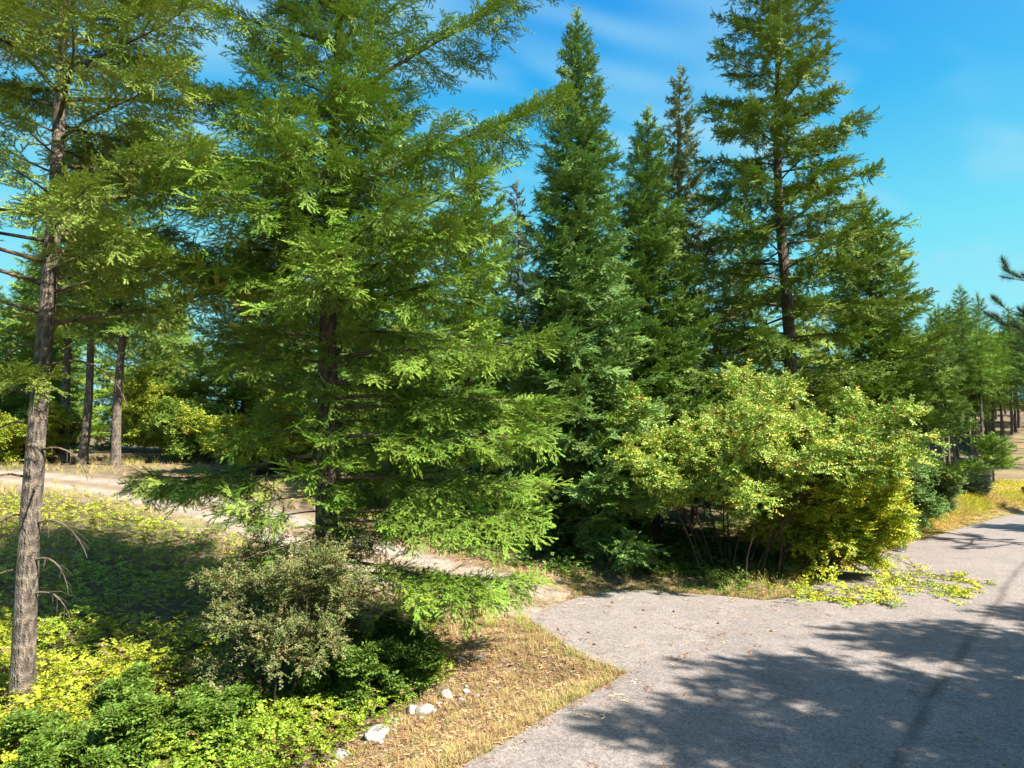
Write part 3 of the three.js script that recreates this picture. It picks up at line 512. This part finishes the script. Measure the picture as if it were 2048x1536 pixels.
const twigs = {
  cherry: leafTwig(1, { len: 0.26, leaves: 11, L: 0.075, W: 0.036, hang: 0.5 }), olive: leafTwig(2, { len: 0.22, leaves: 10, L: 0.042, W: 0.032, hang: 0.4 }),
  cover: [leafTwig(3, { len: 0.16, leaves: 9, L: 0.042, W: 0.028, hang: 0.2 }), leafTwig(4, { len: 0.14, leaves: 8, L: 0.05, W: 0.034, hang: 0.2 })],
};
const berryGeo = (() => { const R = rngOf(8), gs = []; for (let i = 0; i < 14; i++) { const g = new THREE.IcosahedronGeometry(0.011, 0); g.translate((R() - 0.5) * 0.035, -0.09 * R(), (R() - 0.5) * 0.035); gs.push(g); } return mergeGeometries(gs); })();
M.berry = new THREE.MeshStandardMaterial({ name: 'berries', roughness: 0.45 });
function shrub(o) {
  const R = rngOf(o.seed), g = new THREE.Group(); g.name = o.name ?? 'shrub'; g.position.copy(at(...o.at));
  const leaves = new Copies(), berries = new Copies(), col = () => { const k = 0.75 + 0.5 * R(), c = R() < (o.mix ?? 0) ? o.tone2 : o.tone, w = R() - 0.5; return [c[0] * k * (1 + 0.2 * w), c[1] * k, c[2] * k]; };
  const twigAt = (p, d) => { leaves.put(frame(p, d, V((R() - 0.5), 1.2, (R() - 0.5)), o.scale * (0.75 + 0.5 * R())), col()); if (o.berries && R() < o.berries && p.y > o.height * 0.45) berries.put(frame(p, V(1, 0, 0), UP, 1.7), [0.20 + 0.12 * R(), 0.07, 0.03]); };
  function grow(p, d, len, r, level, geos) {
    const n = 6, pts = [p.clone()], rr = [r]; let q = p.clone(), dir = d.clone();
    for (let i = 1; i <= n; i++) {
      dir.add(V((R() - 0.5) * 0.28, (R() - 0.5) * 0.12 - o.droop * (level ? 0.10 : 0.05) * i / n, (R() - 0.5) * 0.28)).normalize();
      q = q.clone().addScaledVector(dir, len / n); if (q.y < 0.06) { q.y = 0.06; } pts.push(q); rr.push(r * (1 - 0.8 * i / n) + 0.0015);
      const s = i / n;
      if (level < o.levels && s > (level ? 0.2 : o.bare)) for (let k = 0; k < (level ? 2 : o.fan); k++) { const nd = dir.clone().multiplyScalar(0.8).add(V((R() - 0.5) * 1.9, (R() - 0.3) * 0.9, (R() - 0.5) * 1.9)).normalize(); grow(q, nd, len * (level ? 0.5 : 0.42) * (0.6 + 0.6 * R()) * (1.15 - 0.5 * s), r * 0.5 * (1 - 0.5 * s), level + 1, geos); }
      if (level === o.levels || s > 0.75) for (let k = 0; k < o.perNode; k++) twigAt(q, dir.clone().multiplyScalar(0.7).add(V((R() - 0.5) * 1.8, (R() - 0.55) * 1.2, (R() - 0.5) * 1.8)).normalize());
    }
    geos.push(tube(pts, rr, level ? 3 : 6));
  }
  for (let i = 0; i < o.stems; i++) {
    const a = o.arc ? lerp(o.arc[0], o.arc[1], (i + R()) / o.stems) : i / o.stems * 6.283 + R(), sp = o.spread * (0.35 + 0.8 * R()), geos = [];
    const base = V(Math.cos(a) * o.foot * R(), -0.05, Math.sin(a) * o.foot * R()); base.y = landY(o.at[0] + base.x, o.at[1] - base.z) - g.position.y - 0.05;
    grow(base, V(Math.cos(a) * sp, 1, Math.sin(a) * sp).normalize(), o.height * (0.75 + 0.45 * R()), o.stemR * (0.7 + 0.5 * R()), 0, geos);
    mesh('stem', mergeGeometries(geos), M.stem, g);
  }
  for (const [bx, by, bz, dx, dy, dz, len] of o.reachOut ?? []) { const geos = []; grow(V(bx, by, bz), V(dx, dy, dz).normalize(), len, 0.014, 1, geos); mesh('low_branch', mergeGeometries(geos), M.stem, g); }
  leaves.build('foliage', o.twig, M.leaf, g);
  if (berries.m.length) berries.build('berries', berryGeo, M.berry, g);
  info(g, o.label, 'shrub', o.group); return g;
}
shrub({ seed: 301, name: 'berry_bush', at: [6.5, 20.1], height: 4.2, stems: 17, spread: 0.56, foot: 1.3, stemR: 0.03, droop: 1.7, levels: 2, bare: 0.4, fan: 2, perNode: 2, twig: twigs.cherry, scale: 1.2, tone: [0.32, 0.44, 0.09], tone2: [0.46, 0.46, 0.07], mix: 0.2, berries: 0.035, label: 'big many-stemmed bush with red berry clusters beside the apron' });
shrub({ seed: 302, name: 'yellow_bush', at: [9.2, 21.0], height: 3.0, stems: 14, spread: 0.6, foot: 0.9, stemR: 0.026, droop: 1.5, levels: 2, bare: 0.05, fan: 2, perNode: 2, twig: twigs.cherry, scale: 1.2, tone: [0.44, 0.46, 0.035], tone2: [0.31, 0.42, 0.06], mix: 0.3, berries: 0.01, label: 'yellow green bush trailing branches onto the road edge',
  reachOut: [[-0.4, 0.9, 0.6, 0.55, -0.28, 1, 3.6], [-0.9, 0.5, 1.0, 0.0, -0.2, 1, 3.4], [-1.6, 0.4, 1.2, -0.15, -0.1, 1, 3.0], [0.6, 1.0, 0.2, 1, -0.3, 0.55, 3.6], [0.3, 0.6, 0.6, 0.9, -0.2, 0.8, 3.3]] });
shrub({ seed: 303, name: 'green_bush', at: [14.2, 27.2], height: 2.9, stems: 10, spread: 0.9, foot: 1.1, stemR: 0.02, droop: 1.0, levels: 2, bare: 0.1, fan: 2, perNode: 2, twig: twigs.cherry, scale: 1.05, tone: [0.15, 0.26, 0.06], label: 'dark green bush on the verge right of the yellow bush' });
shrub({ seed: 304, name: 'green_bush', at: [17.8, 31.5], height: 2.3, stems: 9, spread: 1.0, foot: 1.1, stemR: 0.018, droop: 1.0, levels: 2, bare: 0.1, fan: 2, perNode: 2, twig: twigs.cherry, scale: 1.1, tone: [0.19, 0.29, 0.10], label: 'last low bush on the verge before the road bend' });
shrub({ seed: 305, name: 'olive_bush', at: [-3.65, 11.35], height: 2.5, stems: 11, spread: 0.38, foot: 0.6, stemR: 0.02, droop: 1.3, levels: 2, bare: 0.22, fan: 2, perNode: 1, twig: twigs.olive, scale: 0.9, tone: [0.20, 0.20, 0.085], tone2: [0.14, 0.19, 0.06], mix: 0.4, label: 'dusty olive bush growing up against the large fir trunk' });
shrub({ seed: 306, name: 'low_bush', at: [-2.5, 11.7], height: 0.95, stems: 10, spread: 1.0, foot: 0.5, stemR: 0.012, droop: 0.8, levels: 2, bare: 0.1, fan: 2, perNode: 2, twig: twigs.cover[1], scale: 1, tone: [0.12, 0.20, 0.03], label: 'low green bush right of the large fir trunk' });
shrub({ seed: 307, name: 'low_bush', at: [-5.2, 9.6], height: 1.0, stems: 10, spread: 1.1, foot: 0.5, stemR: 0.012, droop: 0.8, levels: 2, bare: 0.1, fan: 2, perNode: 2, twig: twigs.cover[1], scale: 1, tone: [0.15, 0.24, 0.035], label: 'low leafy bush in the ditch between the two near trunks' });
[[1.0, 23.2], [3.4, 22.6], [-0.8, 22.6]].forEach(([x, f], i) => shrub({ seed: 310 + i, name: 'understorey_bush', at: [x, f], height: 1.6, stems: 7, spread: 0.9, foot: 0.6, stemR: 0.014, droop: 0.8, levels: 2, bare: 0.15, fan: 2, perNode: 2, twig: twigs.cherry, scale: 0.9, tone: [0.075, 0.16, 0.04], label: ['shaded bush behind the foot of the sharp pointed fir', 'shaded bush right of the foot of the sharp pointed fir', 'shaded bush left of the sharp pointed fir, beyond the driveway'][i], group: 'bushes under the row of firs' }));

[[-26.5, 37], [-29, 40], [-20.5, 40.5], [-17, 37.5], [-11.5, 33.5], [-32, 37], [-14.5, 45], [-5.5, 29]].forEach(([x, f], i) => shrub({ seed: 330 + i, name: 'far_bush', at: [x, f], height: 2.6 + (i % 3) * 0.5, stems: 8, spread: 0.9, foot: 0.9, stemR: 0.02, droop: 0.8, levels: 2, bare: 0.1, fan: 2, perNode: 2, twig: twigs.cherry, scale: 1.7, tone: [[0.30, 0.36, 0.04], [0.20, 0.30, 0.05]][i % 2], label: ['bush just left of the leftmost far trunk', 'bush behind the left trunk at the far edge of the clearing', 'bush behind the middle of the three far trunks', 'bush right of the rightmost far trunk', 'bush beyond the driveway left of the large fir', 'bush at the far left edge of the picture', 'bush farthest back behind the driveway bend', 'bush beyond the driveway behind the large trunk'][i], group: 'bushes beyond the driveway' }));
// ------------------------------------------------------------------ ground cover, grass, litter
{
  const R = rngOf(400), sets = [new Copies(), new Copies()];
  for (let i = 0; i < 60000; i++) {
    const f = 6.2 + 18 * Math.pow(R(), 1.25), x = -1 - R() * (0.85 * f + 4);
    const a = bankAmount(x, f); if (R() > a * 0.98) continue;
    const thin = fbm(x * 0.9, f * 0.9, 70); if (R() > smooth(0.22, 0.5, thin) + 0.12) continue;
    if (i > 38000 && f > 14) continue;
    const patch = fbm(x * 0.45 + 7, f * 0.45, 71), k = 0.7 + 0.6 * R(), c = mix3([0.34, 0.385, 0.03], [0.225, 0.335, 0.032], smooth(0.40, 0.66, patch + (f < 13 ? 0.06 : -0.12)));
    if (R() < 0.07) { c[0] = 0.30; c[1] = 0.20; c[2] = 0.09; }
    const h = 0.04 + 0.5 * Math.pow(R(), 0.8) * (0.35 + smooth(0.3, 0.7, thin)), p = at(x, f); p.y += h;
    const b = R() * 6.283; sets[R() < 0.5 ? 0 : 1].put(frame(p, V(Math.cos(b), 0.15 + 0.5 * R(), Math.sin(b)), V((R() - 0.5) * 0.8, 1, (R() - 0.5) * 0.8), 0.85 + 0.5 * R()), [c[0] * k, c[1] * k, c[2] * k]);
  }
  sets.forEach((s, i) => info(s.build('ground_cover', twigs.cover[i], M.leaf), ['knee-high leafy ground cover filling the ditch and bank', 'broader leaved ground cover mixed through the ditch and bank'][i], 'plants', null, 'stuff'));
}
{ // weeds at the foot of the bushes and along the back edge of the apron
  const R = rngOf(405), c = new Copies();
  for (let i = 0; i < 16000; i++) {
    const f = 17 + 9 * R(), x = -2 + 17 * R(), pv = pavedDist(x, f); if (pv > -0.25 || driveDist(x, f) < 2.2) continue;
    if (R() > smooth(0.36, 0.6, fbm(x * 0.7, f * 0.7, 72)) * 0.9) continue;
    const k = 0.7 + 0.6 * R(), b = R() * 6.283, p = at(x, f); p.y += 0.03 + 0.4 * R() * R() * smooth(0.2, 1.2, -pv);
    c.put(frame(p, V(Math.cos(b), 0.2 + 0.5 * R(), Math.sin(b)), V((R() - 0.5) * 0.8, 1, (R() - 0.5) * 0.8), 1 + 0.6 * R()), [0.17 * k, 0.27 * k, 0.04 * k]);
  }
  info(c.build('weeds', twigs.cover[1], M.leaf), 'green weeds at the foot of the bushes behind the apron', 'plants', null, 'stuff');
}
function grassTuft(seed, { n, h, spread, w, seedHead }) {
  const R = rngOf(seed), S = new Soup();
  for (let i = 0; i < n; i++) {
    const a = R() * 6.283, b = V(Math.cos(a) * 0.05 * R(), 0, Math.sin(a) * 0.05 * R()), d = V(Math.cos(a) * spread * R(), 1, Math.sin(a) * spread * R()).normalize(), L = h * (0.45 + 0.6 * R()), m = b.clone().addScaledVector(d, L * 0.55), t = m.clone().addScaledVector(d.clone().add(V(Math.cos(a) * spread * 0.8, -0.25 * spread, Math.sin(a) * spread * 0.8)).normalize(), L * 0.45), s = V(-Math.sin(a), 0, Math.cos(a)).multiplyScalar(w * 0.5), k = 0.75 + 0.5 * R(), c = [k, k * (0.92 + 0.12 * R()), k * (0.8 + 0.3 * R())];
    S.quad(b.clone().add(s), b.clone().sub(s), m.clone().addScaledVector(s, -0.8), m.clone().addScaledVector(s, 0.8), c); S.tri(m.clone().addScaledVector(s, 0.8), m.clone().addScaledVector(s, -0.8), t, c);
    if (seedHead && R() < 0.4) S.tri(t.clone().addScaledVector(s, 2.2), t.clone().addScaledVector(s, -2.2), t.clone().addScaledVector(d, 0.06), [k * 1.2, k * 1.0, k]);
  }
  return S.geometry();
}
const tufts = { dry: grassTuft(1, { n: 16, h: 0.13, spread: 1.5, w: 0.005 }), tall: grassTuft(2, { n: 16, h: 0.5, spread: 0.6, w: 0.008, seedHead: true }), verge: grassTuft(3, { n: 18, h: 0.62, spread: 0.55, w: 0.012, seedHead: true }) };
{
  const R = rngOf(410), dry = new Copies(), tall = new Copies(), verge = new Copies();
  for (let i = 0; i < 46000; i++) {                  // the shoulder and round the apron
    const f = 6.5 + 15 * R(), x = -6 + 15 * R(); if (pavedDist(x, f) > -0.01) continue;
    const a = shoulderAmount(x, f), d = driveDist(x, f); if (R() > a * 0.8 + (d < 3.0 && d > 1.0 ? 0.3 : 0) || (d < 1.3 && R() < 0.85)) continue;
    const edge = smooth(0.7, 0.05, -pavedDist(x, f)), k = 0.75 + 0.5 * R(), green = R() < 0.10 + 0.10 * edge, c = green ? [0.26, 0.30, 0.07] : mix3([0.33, 0.23, 0.10], [0.43, 0.34, 0.15], R());
    if (R() > 0.55 + 0.45 * edge) continue;
    dry.put(frame(at(x, f), V(Math.cos(i), 0, Math.sin(i)), UP, 0.7 + 0.8 * R() + 0.5 * edge * R(), 0.6 + 0.7 * R() + 0.7 * edge * R(), 0.7 + 0.8 * R()), [c[0] * k, c[1] * k, c[2] * k]);
  }
  for (let i = 0; i < 9000; i++) {                   // straw along the driveway and under the trees
    const f = 14 + 32 * R(), x = -30 + 48 * R(), d = driveDist(x, f); if (pavedDist(x, f) > -0.3 || d < 1.6 && R() < 0.93) continue;
    if (R() > smooth(0.40, 0.62, fbm(x * 0.5, f * 0.5, 11)) * 0.8 + (d < 3.2 ? 0.4 : 0) + (x > 1 && roadSide(x, f) > -2 ? 0.6 : 0)) continue;
    const k = 0.7 + 0.5 * R(), c = R() < 0.35 ? [0.30, 0.33, 0.06] : [0.48, 0.38, 0.17]; tall.put(frame(at(x, f), V(Math.cos(i), 0, Math.sin(i)), UP, 1, 0.45 + 0.5 * R(), 1), [c[0] * k, c[1] * k, c[2] * k]);
  }
  for (let i = 0; i < 26000; i++) {                  // the tall grass of the verge and the far meadow
    const f = 19.5 + 42 * Math.pow(R(), 1.3), s = R(), x = f * (0.40 + 0.42 * s), n = -roadSide(x, f); if (n < 0.12 || n > 11 + (f > 34 ? 14 : 0) || Math.abs(f - 59.8) < 2 ) continue;
    if (n > 4 && f < 30) continue;
    const k = 0.72 + 0.5 * R(), p = fbm(x * 0.35, f * 0.35, 80), c = mix3([0.38, 0.38, 0.035], [0.46, 0.35, 0.11], smooth(0.40, 0.66, p + (n < 0.8 ? 0.2 : 0)));
    verge.put(frame(at(x, f), V(Math.cos(i), 0, Math.sin(i)), UP, 1 + f * 0.02, (0.5 + 0.6 * R()) * smooth(-0.2, 1.6, n), 1 + f * 0.02), [c[0] * k, c[1] * k, c[2] * k]);
  }
  info(dry.build('dry_grass', tufts.dry, M.grass), 'short straw coloured grass on the road shoulder and round the apron', 'grass', null, 'stuff');
  info(tall.build('woodland_grass', tufts.tall, M.grass), 'thin yellowing grass along the driveway and under the firs', 'grass', null, 'stuff');
  info(verge.build('verge_grass', tufts.verge, M.grass), 'tall yellow green grass of the verge and the far meadow', 'grass', null, 'stuff');
}
{ // needles and scales lying on the shoulder and the driveway
  const R = rngOf(420), S = new Soup();
  for (let i = 0; i < 7; i++) { const a = R() * 6.283, p = V((R() - 0.5) * 0.12, 0.006 + R() * 0.012, (R() - 0.5) * 0.12), d = V(Math.cos(a), 0.15 * (R() - 0.5), Math.sin(a)), s = V(-d.z, 0.3, d.x).multiplyScalar(0.004 + 0.005 * R()), k = 0.6 + 0.7 * R(), e = p.clone().addScaledVector(d, 0.03 + 0.06 * R()); S.quad(p.clone().add(s), p.clone().sub(s), e.clone().addScaledVector(s, -0.5), e.clone().addScaledVector(s, 0.5), [k, k * 0.95, k * 0.9]); }
  const g = S.geometry(), c = new Copies();
  for (let i = 0; i < 30000; i++) {
    const f = 7 + 16 * R(), x = -9 + 17 * R(), a = shoulderAmount(x, f), d = driveDist(x, f), pv = pavedDist(x, f); if (pv > 0 ? R() > 0.10 * Math.exp(-pv * 2.2) + 0.008 : R() > Math.max(a, d < 2.6 ? 0.6 : 0)) continue;
    const k = 0.6 + 0.8 * R(), q = R() < 0.3 ? [0.50, 0.38, 0.22] : [0.26, 0.145, 0.075]; const lp = at(x, f); if (pv > 0) lp.y = 0.0; c.put(frame(lp, V(Math.cos(i), 0, Math.sin(i)), UP, 0.8 + 0.6 * R()), [q[0] * k, q[1] * k, q[2] * k]);
  }
  info(c.build('needle_litter', g, M.grass), 'brown needles and bark scraps scattered on the shoulder and driveway', 'litter', null, 'stuff');
}
{ // cones: each lies on its side
  const R = rngOf(430); let n = 0;
  const cone = (x, f, y, label, group, s = 1) => { const m = mesh('pine_cone', coneGeo, M.cone); m.scale.setScalar(s); m.position.set(x, y + 0.0205 * s, -f); m.rotation.set(0, R() * 6.28, Math.PI / 2, 'YXZ'); info(m, label, 'cone', group); };
  for (const [x, f] of [[0.95, 14.1], [1.55, 13.9], [1.5, 13.1], [2.35, 16.6], [3.6, 15.7], [3.0, 15.8], [4.3, 14.6], [5.2, 14.0], [2.5, 14.3]]) cone(x, f, x > 4 ? 0.0 : -0.004, 'small dark cone lying on the pale asphalt apron', 'cones on the apron');
  while (n < 130) { const f = 8.2 + 8.5 * R(), x = -3.2 + 5.5 * R(); if (pavedDist(x, f) > -0.1 || shoulderAmount(x, f) < 0.6) continue; n++; cone(x, f, landY(x, f) + 0.004, 'brown cone lying in the dry litter of the road shoulder', 'cones in the shoulder litter', 0.9 + 0.6 * R()); }
}
// ------------------------------------------------------------------ stones and the marker post
M.stone = new THREE.MeshStandardMaterial({ name: 'stone', vertexColors: true, roughness: 0.95, map: groundTex }); 
function stone(x, f, s, label, group, seed) {
  const g = new THREE.IcosahedronGeometry(1, 3), p = g.attributes.position, c = [], R = rngOf(seed), e = V(1 + R() * 0.5, 0.6 + R() * 0.2, 0.8 + R() * 0.3), cuts = [];
  for (let i = 0; i < 9; i++) cuts.push([V(R() - 0.5, R() - 0.35, R() - 0.5).normalize(), 0.55 + 0.35 * R()]);
  for (let i = 0; i < p.count; i++) {
    const v = V().fromBufferAttribute(p, i), k = 1 + 0.14 * (noise3(v.x * 2.3 + seed, v.y * 2.3, v.z * 2.3) - 0.5); v.multiplyScalar(k);
    for (const [n, d] of cuts) { const q = v.dot(n); if (q > d) v.addScaledVector(n, (d - q) * 0.92); }
    const w = noise3(v.x * 3 + seed, v.y * 3, v.z * 3); v.multiply(e).multiplyScalar(s); p.setXYZ(i, v.x, v.y, v.z); c.push(0.30 + 0.24 * w, 0.28 + 0.23 * w, 0.255 + 0.22 * w);
  }
  g.setAttribute('color', new THREE.BufferAttribute(new Float32Array(c), 3)); g.computeVertexNormals();
  const m = mesh('stone', g, M.stone); m.position.copy(at(x, f)); m.position.y += s * 0.22; m.rotation.y = R() * 6; info(m, label, 'stone', group);
}
[[-1.95, 10.3, 0.17, 'large pale stone at the foot of the dry shoulder'], [-1.35, 11.0, 0.13, 'flat white stone in the middle of the stone line'], [-1.05, 11.5, 0.12, 'white stone at the upper end of the stone line'], [-0.75, 11.65, 0.09, 'small flat white stone at the top end of the line'], [-1.55, 11.0, 0.10, 'grey stone between the large pale and the flat white stone'], [-1.8, 10.7, 0.08, 'small grey stone just above the large pale stone'], [-2.35, 9.85, 0.11, 'pale stone just below the large one'], [-2.9, 9.2, 0.12, 'whitish stone low in the line, half under leaves'], [-3.15, 8.75, 0.14, 'lowest pale stone at the bottom edge of the picture'], [-0.6, 13.0, 0.08, 'white stone beside the low green bush'], [-0.95, 13.1, 0.07, 'smaller white stone beside the low green bush']].forEach((a, i) => stone(a[0], a[1], a[2], a[3], 'stones at the foot of the shoulder', 500 + i));
{ const R = rngOf(440); for (let i = 0; i < 34; i++) { const t = R(), x = lerp(-3.6, -0.5, t) + (R() - 0.5) * 0.5, f = lerp(8.2, 12.0, t) + (R() - 0.5) * 0.5; stone(x, f, 0.02 + 0.035 * R(), 'small pale pebble along the foot of the dry shoulder', 'pebbles at the foot of the shoulder', 600 + i); } }
{
  const g = new THREE.CylinderGeometry(0.13, 0.14, 0.75, 14, 3); const p = g.attributes.position; for (let i = 0; i < p.count; i++) p.setY(i, p.getY(i) + (p.getX(i) * 0.12));
  const o = new THREE.Group(); o.name = 'wooden_post'; o.position.copy(at(33.1, 44.6)); const m = mesh('stub', g, M.deadwood, o); m.position.y = 0.34; const cap = mesh('cut_top', new THREE.CylinderGeometry(0.12, 0.13, 0.02, 14), M.bark, o); cap.position.y = 0.725;
  info(o, 'short grey wooden post in the grass at the right edge', 'post');
}
renderer.render(scene, camera);
